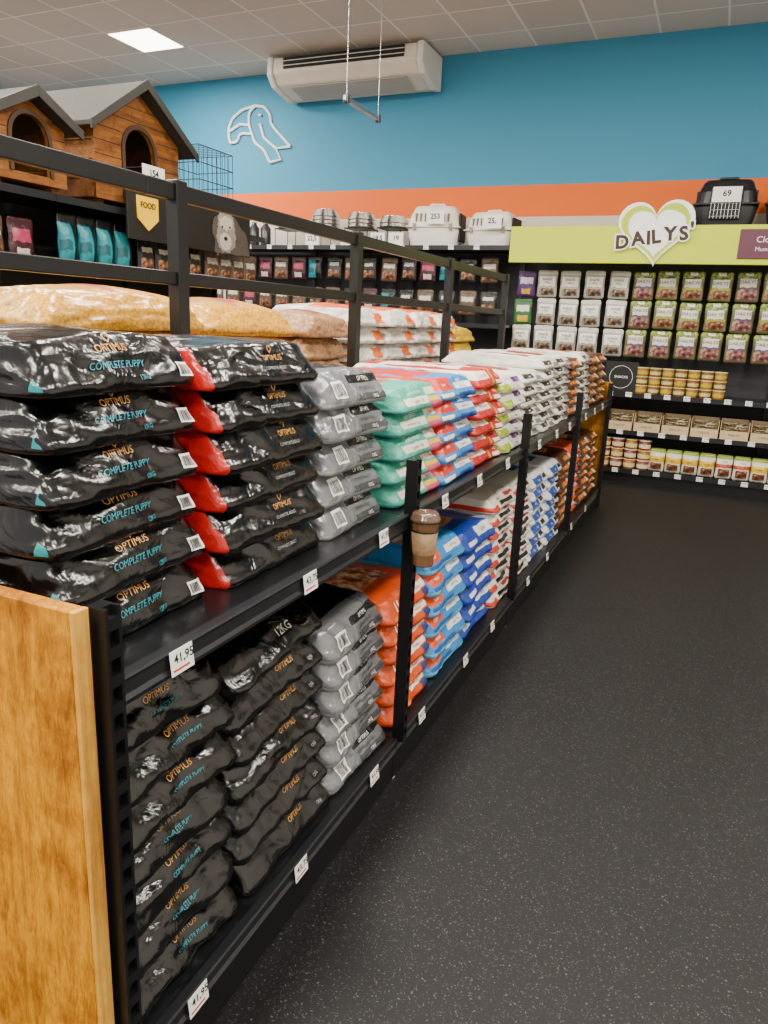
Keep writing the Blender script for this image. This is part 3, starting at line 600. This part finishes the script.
PKY=pouch('packyellow',.15,.22,.06,'#dcd6c0',[('#d8b010',AI,None,(.45,.7)),(MEAT,(-.7,.7),None,(.1,.4)),('#8fa52c',AI,None,(.88,9))],'white and yellow snack pack standing on the shelf',(('mini',.03,M_ink,.58),))
PKW=pouch('packwhite',.15,.22,.06,'#e0dccf',[('#b5482c',AI,None,(.50,.66)),(MEAT,(-.7,.7),None,(.1,.45)),('#8fa52c',AI,None,(.88,9))],'white and red snack pack standing on the shelf',(('mini',.03,M_ink,.78),))
for k in range(11):
    for d in (0,1):
        place([PKY,PKY,PKW][(k//2+d)%3],(-.42+.155*k,YW+.07+.1*d,.145),(.0,0,random.uniform(-.15,.15)),group='snack packs on the bottom shelf')
M_card=mat('cardboard','#c8ae88',.7,var=.1)
def tray():
    t=root('snack_tray','beige cardboard tray filled with small snack packs','tray')
    w,d,hb,hf=.25,.34,.17,.085
    obj('tray_box',boxes('tray_box',[(-w/2,w/2,0,d,0,.004),(-w/2,w/2,0,.004,.004,hf),(-w/2,w/2,d-.004,d,.004,hb)],M_card),t)
    for s in (-1,1):
        a=s*w/2; a2=a-s*.004
        obj('tray_side',prism('tray_side',[(0,.004),(d,.004),(d,hb),(.05,hb),(0,hf)],'x',min(a,a2),max(a,a2),M_card),t)
    bm=bmesh.new()
    for i in range(40):
        M=Matrix.Translation((random.uniform(-.085,.085),random.uniform(.04,.29),random.uniform(.03,.15)))@Matrix.Rotation(random.uniform(0,3),4,'Z')@Matrix.Rotation(random.uniform(-.7,.7),4,'X')@Matrix.Diagonal((.06,.035,.008,1))
        bmesh.ops.create_cube(bm,size=1,matrix=M)
    bmesh.ops.bevel(bm,geom=list(bm.edges),offset=.003,segments=1,affect='EDGES')
    me=bpy.data.meshes.new('snacks'); bm.to_mesh(me); bm.free()
    me.materials.append(zmat('snack_mix','#e0d8c6',[(('#6a2f1c','#d6cab0','#8fa03c',28),None,None,None)],(1,1,1),.35,.2,40))
    s=obj('snack_heap',me,t); s['kind']='stuff'
    mt=textmesh("DAILYS'",.03,M_ink).copy(); obj('lettering',xf(mt,Matrix.Translation((0,-.001,.045))@FACE_NY),t)
    return t
TR=tray()
for i in range(9): place(TR,(-1.35+.265*i,YW+.03,.532),(0,0,0),group='snack trays on the wall shelving')
for (n,x0,dx_,z,T) in ((12,-1.3,.18,.89,T43),(10,-1.2,.2,.515,T47),(10,-1.2,.2,.125,T47),(13,-5.8,.28,2.265,T43)):
    for k in range(n): place(T,(x0+dx_*k,YW-.004,z),(0,0,0),group='price tags on the wall shelving')
# ------------------------------------------------------------ fascia + heart sign
fb=root('fascia_sign_board','lime green fascia board above the snack shelving','sign',(-2.08,YW-.04,2.12))
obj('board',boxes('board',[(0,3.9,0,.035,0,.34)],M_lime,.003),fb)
obj('board_return',boxes('board_return',[(0,3.9,.035,.5,.31,.335)],M_black),fb)
ps=root('purple_sign','plum-coloured sign panel with white lettering on the fascia board','sign',(.02,YW-.045,2.17))
obj('sign_panel',boxes('sign_panel',[(0,.9,-.012,0,0,.25)],mat('plum_panel','#5f2c40',.5),.003),ps)
for t,zz,sz in (('Close',.16,.075),('Mum',.08,.05)):
    mt=textmesh(t,sz,M_wht_ink).copy(); xs=[v.co.x for v in mt.vertices]; obj('lettering',xf(mt,Matrix.Translation((.14-min(xs),-.014,zz))@FACE_NY),ps)
hs=root('heart_sign','white heart with lime outline and brown lettering on the fascia board','sign',(-.70,YW-.062,2.38))
def heartpts(s,n=48,wob=0,ph=0):
    P=[]
    for i in range(n):
        t=2*math.pi*i/n; k=s*(1+wob*math.sin(3*t+ph)+wob*.6*math.sin(7*t+ph*2)); P.append((k*16*math.sin(t)**3/16,k*.95*(13*math.cos(t)-5*math.cos(2*t)-2*math.cos(3*t)-math.cos(4*t)+2.5)/16))
    return P
tilt=Matrix.Rotation(-.05,4,'Y')
M_lime2=mat('lime_paint_glow','#b6cc00',.5,var=.05,emit=.12)  # painted outline given a weak glow so the lime looks less dull
M_whb=mat('white_board_glow','#ffffff',.5,var=.01,emit=.12)  # added emission lifts the white; the heart is not a lit sign
def hp(name,outs,y,m,ext=.003):
    me=filled(name,outs,ext,m); obj(name,xf(me,tilt@Matrix.Translation((0,y,0))@FACE_NY),hs)
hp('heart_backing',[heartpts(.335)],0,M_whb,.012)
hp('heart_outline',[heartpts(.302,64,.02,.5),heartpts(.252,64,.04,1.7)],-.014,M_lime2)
M_brown=mat('brown_ink','#3f2e20',.7)
SPEC=(('D',-.010,-.05),('A',.004,-.18),('I',-.004,-.10),('L',.0,-.16),('Y',.008,-.08),('S',-.004,-.18),("'",.02,-.1))
info=[]; tot=0
for chh,dz,rt in SPEC:
    mt=textmesh(chh,.165,M_brown,.0004,0,.007); xs=[v.co.x for v in mt.vertices]; info.append((min(xs),max(xs))); tot+=max(xs)-min(xs)+.013
LX=-tot/2
for i,(chh,dz,rt) in enumerate(SPEC):
    mn,mxv=info[i]; wd=mxv-mn; cxp=LX+wd/2
    for nm,mm_,bo,dy in (('letter_outline',M_whb,.019,-.0185),('letter',M_brown,.007,-.0205)):
        mt=textmesh(chh,.165,mm_,.0004,0,bo).copy()
        obj(nm,xf(mt,Matrix.Translation((cxp,dy-.0001*i,-.03+.13*cxp+dz))@Matrix.Rotation(rt,4,'Y')@FACE_NY@Matrix.Translation((-(mxv+mn)/2,0,0))),hs)
    LX+=wd+.013
# ------------------------------------------------------------ pet carriers
def carrier(mtop,mbot,label,w=.56,d=.4,hh=.42,door=True):
    g=root('pet_carrier',label,'pet carrier')
    def shell(name,z0,z1,i0,i1,m):
        bm=bmesh.new(); rings=[]
        for k,(z,i) in enumerate(((z0,i0),((z0+z1)/2,(i0+i1)/2*.8),(z1-.02,i1),(z1,i1+.02))):
            ring=[]
            for q in range(28):
                a=2*math.pi*q/28; ring.append(bm.verts.new((sp_(math.cos(a),.4)*(w/2-i),sp_(math.sin(a),.4)*(d/2-i),z)))
            rings.append(ring)
        for a_,b_ in zip(rings,rings[1:]):
            for q in range(28): bm.faces.new((a_[q],a_[(q+1)%28],b_[(q+1)%28],b_[q]))
        bm.faces.new(rings[-1]); bm.faces.new(rings[0][::-1])
        me=bpy.data.meshes.new(name); bm.to_mesh(me); bm.free(); me.materials.append(m); 
        return obj(name,me,g)
    shell('lower_shell',0,hh*.45,.045,.012,mbot); shell('upper_shell',hh*.47,hh*.97,.012,.07,mtop)
    obj('rim',boxes('rim',[(-w/2+.002,w/2-.002,-d/2+.002,d/2-.002,hh*.44,hh*.48)],mbot,.01,2),g)
    obj('carry_handle',tubes('carry_handle',[[(-.09,0,hh*.97),(-.07,0,hh*1.04),(.07,0,hh*1.04),(.09,0,hh*.97)]],.012,mbot),g)
    if door:
        obj('door_opening',boxes('door_opening',[(-.13,.13,-d/2-.004,-d/2+.03,hh*.14,hh*.8)],M_dark,.01,2),g)
        L=[[( -.12+.03*k,-d/2-.009,hh*.15),(-.12+.03*k,-d/2-.009,hh*.79)] for k in range(9)]+[[(-.12,-d/2-.009,hh*(.2+.13*k)),(.12,-d/2-.009,hh*(.2+.13*k))] for k in range(5)]
        obj('wire_door',tubes('wire_door',L,.003,M_steel),g)
        obj('vents',boxes('vents',[(s*(w/2-.035)-.012,s*(w/2-.035)+.012,-.1+.05*k,-.08+.05*k,hh*.6,hh*.75) for s in (-1,1) for k in range(4)],M_dark),g)
    else:
        obj('vents',boxes('vents',[(-w*.32+.05*k,-w*.32+.05*k+.018,-d/2+.02,-d/2+.05,hh*.58,hh*.78) for k in range(8)],mat('vent_grey','#6b675e',.6)),g)
        obj('door_frame',boxes('door_frame',[(w/2-.03,w/2-.002,-.13,.13,hh*.14,hh*.8)],M_dark,.008),g)
        for sx in (-.33,.33): obj('latch',boxes('latch',[(w*(sx-.03),w*(sx+.03),-d/2-.008,-d/2+.01,hh*.38,hh*.54)],mat('latch_grey','#8e8a80',.5),.003),g)
    return g
CW=carrier(M_cream,M_white,'cream plastic pet carrier with side vents on the shelving',.60,.4,.42,False); CB=carrier(mat('black_plastic','#1a1a1d',.35),mat('charcoal_plastic','#2c2d31',.4),'black plastic pet carrier on top of the fascia')
GC='pet carriers on top of the shelving'
place(CW,(-2.99,YW+.25,2.285),(0,0,.12),group=GC); place(CW,(-2.36,YW+.28,2.285),(0,0,-.1),group=GC).scale=(.9,.9,.85)
place(CB,(-.14,YW+.26,2.46),group=GC); place(CB,(.47,YW+.26,2.46),(0,0,-.1),group=GC)
def bigtag(txt,loc,w=.17,hh=.13,rot=(0,0,0)):
    t=obj('price_card',boxes('price_card',[(-w/2,w/2,-.002,.002,0,hh)],M_tag,.001),None,loc,rot); tag(t,'white price card with dark figures '+txt,'price card','large price cards above the shelving')
    mt=textmesh(txt,hh*.55,M_ink,0,0,.002).copy(); obj('price_text',xf(mt,Matrix.Translation((0,-.004,hh*.55))@FACE_NY),t)
for t,x,z in (('22,5',-4.40,2.286),('20,5',-3.95,2.286),('19,5',-3.58,2.286),('19',-3.36,2.286),('253',-2.92,2.50),('25,',-2.30,2.45)):
    bigtag(t,(x,YW+.012,z),.2 if x>-3 else .17)
bigtag('69',(-.14,YW+.03,2.66),.24,.13)
M_chrome=mat('polished_steel','#e2e3e4',.14,.95)
bowl=obj('pet_bowl',lathe('pet_bowl',[(.10,0),(.155,.0),(.165,.01),(.135,.075),(.14,.08),(.13,.08),(.118,.035),(.0,.025)],M_chrome,32,False)); tag(bowl,'stainless steel pet bowl stacked on a black stand','pet bowl')
for x,n in ((-4.36,4),(-3.90,3),(-3.50,2),(-4.82,2)):
    st=root('bowl_stand','black wire bowl stand on top of the shelving','stand',(x,YW+.26,2.28),group='bowl stands on top of the shelving')
    T_=.2
    obj('stand_frame',tubes('stand_frame',[[(-.14,-.14,0),(-.14,-.14,T_)],[(.14,-.14,0),(.14,-.14,T_)],[(-.14,.14,0),(-.14,.14,T_)],[(.14,.14,0),(.14,.14,T_)],[(-.14,-.14,T_),(.14,-.14,T_),(.14,.14,T_),(-.14,.14,T_),(-.14,-.14,T_)]],.005,M_black),st)
    obj('stand_top',boxes('stand_top',[(-.145,.145,-.145,.145,T_,T_+.006)],M_black),st)
    for k in range(n): place(bowl,(x,YW+.26,2.488+k*.04),group='steel bowls on stands')
bt=obj('dark_canister',lathe('dark_canister',[(.06,0),(.062,.005),(.062,.2),(.03,.24),(.03,.27)],mat('dark_canister','#2a2b2e',.3,coat=.4),20)); tag(bt,'dark plastic canister on top of the shelving','canister')
for k in range(5): place(bt,(-5.75+.16*k,YW+.15,2.285),group='dark canisters on the shelving')
# ------------------------------------------------------------ air conditioner
ac=root('air_conditioner','cream ceiling-mounted air conditioner with dark slatted outlet','air conditioner',(-4.09,YW+.05,H))
prof=[(0,-.04),(.55,-.04),(.55,-.35),(.40,-.37),(.08,-.30),(-.02,-.20)]
obj('housing',prism('housing',prof,'x',-.86,.86,M_cream,.02),ac)
for s in (-1,1):
    pr=[(y-.012 if y<.3 else y,z-(.012 if z<-.1 else -.01)) for y,z in prof]
    obj('end_cap',prism('end_cap',pr,'x',*(sorted((s*.86,s*.93))),M_white,.015),ac)
obj('outlet_recess',boxes('outlet_recess',[(-.72,.72,-.024,.02,-.165,-.055)],M_dark),ac)
for k in range(2):
    z=-.085-.045*k
    obj('louver',prism('louver',[(-.034,z-.010),(.0,z),(.0,z+.008),(-.034,z-.002)],'x',-.73,.73,M_cream),ac)
obj('intake_grille',prism('intake_grille',[(.10,-.312),(.38,-.373),(.38,-.378),(.10,-.318)],'x',-.7,.7,mat('grille_grey','#b8b2a6',.5)),ac)
obj('ceiling_bracket',boxes('ceiling_bracket',[(-.7,-.6,.1,.4,-.045,0),(.6,.7,.1,.4,-.045,0)],M_steel),ac)
hb=root('hanging_sign_bar','aluminium banner bar hanging from the ceiling on two thin wires','banner bar',(-3.0,6.05,3.19))
obj('bar',boxes('bar',[(-.014,.014,-.34,.34,-.02,.02)],M_steel,.004),hb)
for s in (-1,1):
    obj('suspension_wire',tubes('suspension_wire',[[(0,s*.3,.02),(0,s*.3,H-3.19)]],.0022,M_steel),hb)
    obj('wire_clip',boxes('wire_clip',[(-.02,.02,s*.3-.02,s*.3+.02,-.03,.035)],mat('clip_grey','#55565a',.4,.5),.004),hb)
# ------------------------------------------------------------ wall bird emblem
def wl(pts): return [((x-260)*.0145,0,-((y-135)+.05*(x-260))*.0111) for x,y in pts]
def smooth(P,it=2,k_=.18):
    for _ in range(it):
        Q=[P[0]]
        for a,b_ in zip(P,P[1:]): Q+=[(a[0]*(1-k_)+b_[0]*k_,a[1]*(1-k_)+b_[1]*k_),(a[0]*k_+b_[0]*(1-k_),a[1]*k_+b_[1]*(1-k_))]
        P=Q+[P[-1]]
    return P
S1=wl(smooth([(255,106),(243,109),(232,118),(228,129),(229,143),(237,142),(240,133),(252,134)]))
S2=wl(smooth([(255,106),(249,113),(249,125),(252,134)],1))
S3=wl(smooth([(255,106),(264,107),(270,115),(271,125),(290,147)],1))
S4=wl(smooth([(252,134),(255,143),(264,150),(270,163)],1))
S5=wl([(290,147),(276,149),(281,160),(270,163)])
S6=wl([(260,124),(264,138),(276,149)])
S7=wl([(229,131),(240,124),(249,125)])
eye=wl([(259,115),(261.5,115.5)])
bd=root('bird_wall_emblem','white outline emblem of a large-beaked bird on the blue wall','wall emblem',(-5.5,Y1-.015,3.62))
obj('outline_strokes',tubes('outline_strokes',[S1,S2,S3,S4,S5,S6,S7,eye],.017,M_wht_ink),bd)
# ------------------------------------------------------------ second gondola with kennels
for j in range(3):
    unit(1.2,.6,2.18,[.14,.6,1.15,1.75,2.18],(-4.0,2.5+1.2*j,0),(0,0,math.pi/2),'black gondola shelving unit carrying wooden dog kennels','gondola units in the next aisle')
def kennel(label,w,d,wh,rh,oh,dw,dz):
    g=root('dog_kennel',label,'dog kennel')
    M3=Matrix.Rotation(math.pi/2,4,'Z')@Matrix.Rotation(math.pi/2,4,'X')
    ga=[(-w,0),(w,0),(w,wh),(0,rh-.03),(-w,wh)]
    a15=[(math.cos(a*math.pi/14),math.sin(a*math.pi/14)) for a in range(15)]
    arch=[(-dw,.05),(dw,.05)]+[(dw*c,dz+dw*s) for c,s in a15]
    obj('front_wall',xf(filled('front_wall',[ga,arch],.012,W_kennel),Matrix.Translation((-.012,0,0))@M3),g)
    obj('back_wall',xf(filled('back_wall',[ga],.01,W_kennel),Matrix.Translation((-d,0,0))@M3),g)
    nb=int(wh/.1)
    for sd in (-1,1): obj('side_wall',boxes('side_wall',[(-d,-.025,min(sd*w,sd*(w-.02)),max(sd*w,sd*(w-.02)),k*wh/nb+.004,(k+1)*wh/nb) for k in range(nb)],W_kennel,.003),g)
    obj('floor_board',boxes('floor_board',[(-d,-.03,-w+.02,w-.02,0,.02)],W_kennel),g)
    o=1.2
    fr=[(dw,.05)]+[(dw*c,dz+dw*s) for c,s in a15]+[(-dw,.05),(-dw*o,.05)]+[(dw*o*c,dz+dw*o*s) for c,s in a15][::-1]+[(dw*o,.05)]
    obj('door_trim',xf(filled('door_trim',[fr],.006,mat('brown_trim','#45301f',.5)),Matrix.Translation((.006,0,0))@M3),g)
    L=[];z=.1
    while z<rh-.08:
        hw=w if z<wh else w*(rh-.03-z)/(rh-.03-wh)
        if z<dz+dw*1.2:
            L+=[(-.002,.0012,-hw,-dw*1.21,z,z+.005),(-.002,.0012,dw*1.21,hw,z,z+.005)]
        else: L.append((-.002,.0012,-hw,hw,z,z+.005))
        z+=.09
    obj('plank_grooves',boxes('plank_grooves',L,M_dark),g)
    mr=mat('roof_felt','#3a3934',.85,bump=.4,bscale=90)
    sl=(rh-wh)/w; e=(w+oh,wh-oh*sl)
    for sd in (-1,1):
        pr=[(0,rh),(sd*e[0],e[1]+.02),(sd*e[0],e[1]+.05),(0,rh+.035)]
        obj('roof_panel',prism('roof_panel',pr,'x',-d-.06,.09,mr,.004),g)
        pr=[(0,rh-.025),(sd*(e[0]+.005),e[1]-.005),(sd*(e[0]+.005),e[1]+.055),(0,rh+.042)]
        obj('verge_board',prism('verge_board',pr,'x',.09,.105,mat('verge_grey','#2b2a27',.6),.002),g)
    for yy in (-w*.8,w*.8): obj('kennel_foot',boxes('kennel_foot',[(-d*.95,-.05,yy-.03,yy+.03,-.04,0)],W_kennel,.003),g)
    return g
K1=kennel('brown wooden dog kennel with grey pitched roof on the shelving',.43,1.0,.48,.79,.11,.15,.36)
K1.location=(-4.02,4.50,2.225)
K2=kennel('smaller brown wooden dog kennel with tall arched doorway',.27,.62,.34,.50,.06,.135,.25)
K2.location=(-4.02,3.55,2.225)
for k_ in (K1,K2): tag(k_,group='dog kennels on the gondola')
bigtag('154',(-3.997,4.62,2.40),.24,.12,(0,0,math.pi/2))
hd=root('food_header_panel','black header panel with yellow badge and dog photograph','sign',(-3.93,4.25,1.98))
obj('panel_board',boxes('panel_board',[(-.01,.01,0,1.5,0,.36)],mat('panel_black','#141210',.5),.002),hd)
obj('yellow_badge',xf(filled('yellow_badge',[[(-.11,.1),(.11,.1),(.11,-.05),(0,-.13),(-.11,-.05)]],.003,mat('badge_yellow','#f2c000',.5)),Matrix.Translation((.015,.2,.2))@FACE_PX),hd)
mt=textmesh('FOOD',.055,M_ink,.001,0,.001).copy(); obj('lettering',xf(mt,Matrix.Translation((.021,.2,.24))@FACE_PX),hd)
def el(cx_,cz_,rx,rz,n=18): return [(cx_+rx*math.cos(2*math.pi*i/n),cz_+rz*math.sin(2*math.pi*i/n)) for i in range(n)]
def furry(P,n=5,a=.007):
    Q=[]
    for i in range(len(P)):
        p0=Vector(P[i]); p1=Vector(P[(i+1)%len(P)])
        for k in range(n):
            q=p0.lerp(p1,k/n); nn=Vector((p1.y-p0.y,p0.x-p1.x)).normalized(); q=q+nn*(a*random.uniform(.5,1.3) if k%2 else -a*.4); Q.append((q.x,q.y))
    return Q
def flat(name,outs,d_,m): obj(name,xf(filled(name,outs,.0008,m),Matrix.Translation((.012+d_,1.14,.18))@FACE_PX),hd)
fur=mat('dog_fur','#8b837a',.9,var=.7,scale=60,stretch=(1,1,.35)); furl=mat('dog_fur_light','#b8afa5',.9,var=.5,scale=70); furd=mat('dog_fur_dark','#4d463f',.9,var=.6,scale=60)
flat('dog_photo_neck',[furry([(-.16,-.175),(.34,-.175),(.30,.0),(.12,.1),(-.12,.06)])],.0,furd)
flat('dog_photo_head',[furry([(-.10,-.13),(-.145,-.04),(-.13,.08),(-.07,.15),(.04,.16),(.12,.11),(.155,.0),(.12,-.12),(.04,-.17),(-.05,-.17)])],.002,fur)
flat('dog_photo_ear',[furry([(-.11,.11),(-.17,.08),(-.19,-.03),(-.15,-.08),(-.12,.0)])],.004,furd); flat('dog_photo_ear',[furry([(.10,.13),(.17,.09),(.20,-.03),(.16,-.09),(.13,.0)])],.004,furd)
flat('dog_photo_brow',[furry([(-.09,.03),(-.09,.09),(.0,.12),(.09,.10),(.09,.03),(.0,.0)])],.004,furl)
flat('dog_photo_muzzle',[furry(el(-.01,-.085,.08,.07))],.005,furl); flat('dog_photo_nose',[el(-.01,-.06,.024,.017)],.007,M_dark)
flat('dog_photo_eye',[el(-.055,.03,.012,.009)],.006,M_dark); flat('dog_photo_eye',[el(.05,.035,.012,.009)],.006,M_dark)
gg='bags on the next gondola'
for k in range(4):
    o=place(PTE,(-4.08,3.85+k*.17,1.755),(0,0,math.pi/2),group=gg,label='black and teal food bag standing on the shelf'); o.scale=(.9,1.5,1.3)
for k in range(4):
    place(PB,(-4.08,4.6+k*.19,1.755),(0,0,math.pi/2),group=gg,label='black food bag with beige label standing on the shelf')
for k in range(5):
    place([PBR,PPK,PW][k%3],(-4.08,2.6+k*.22,1.755),(0,0,math.pi/2),group=gg,label='small food bag standing on the shelf')
for k in range(4): place(PBR,(-4.08,5.40+k*.19,1.755),(0,0,math.pi/2),group=gg,label='brown food bag standing on the shelf')
for k in range(16): place([PBR,PB,PW,PPK][k%4],(-4.08,2.65+k*.21,1.155),(0,0,math.pi/2),group=gg,label='food bag standing on the lower shelf')
cg=root('wire_cage','black wire pet cage standing on top of the shelving','cage',(-4.45,5.72,2.185))
L=[]
cw,cdp,ch=.24,.2,.68
for k in range(9):
    a=-cw+2*cw*k/8
    for s in (-cdp,cdp): L.append([(s,a,0),(s,a,ch)])
    L.append([(-cdp,a,ch),(cdp,a,ch)])
for k in range(8):
    a=-cdp+2*cdp*k/7
    for s in (-cw,cw): L.append([(a,s,0),(a,s,ch)])
obj('vertical_wires',tubes('vertical_wires',L,.0028,M_black,res=1),cg)
L=[[(-cdp,-cw,z*ch/5),(cdp,-cw,z*ch/5),(cdp,cw,z*ch/5),(-cdp,cw,z*ch/5),(-cdp,-cw,z*ch/5)] for z in range(6)]
obj('horizontal_wires',tubes('horizontal_wires',L,.004,M_black,res=1),cg)
obj('cage_tray',boxes('cage_tray',[(-cdp,cdp,-cw,cw,0,.02)],M_black),cg)
for key,(prot,*_) in KIN.items():
    for o in prot:
        if o.name not in USED:
            for c in list(o.children): bpy.data.objects.remove(c)
            bpy.data.objects.remove(o)
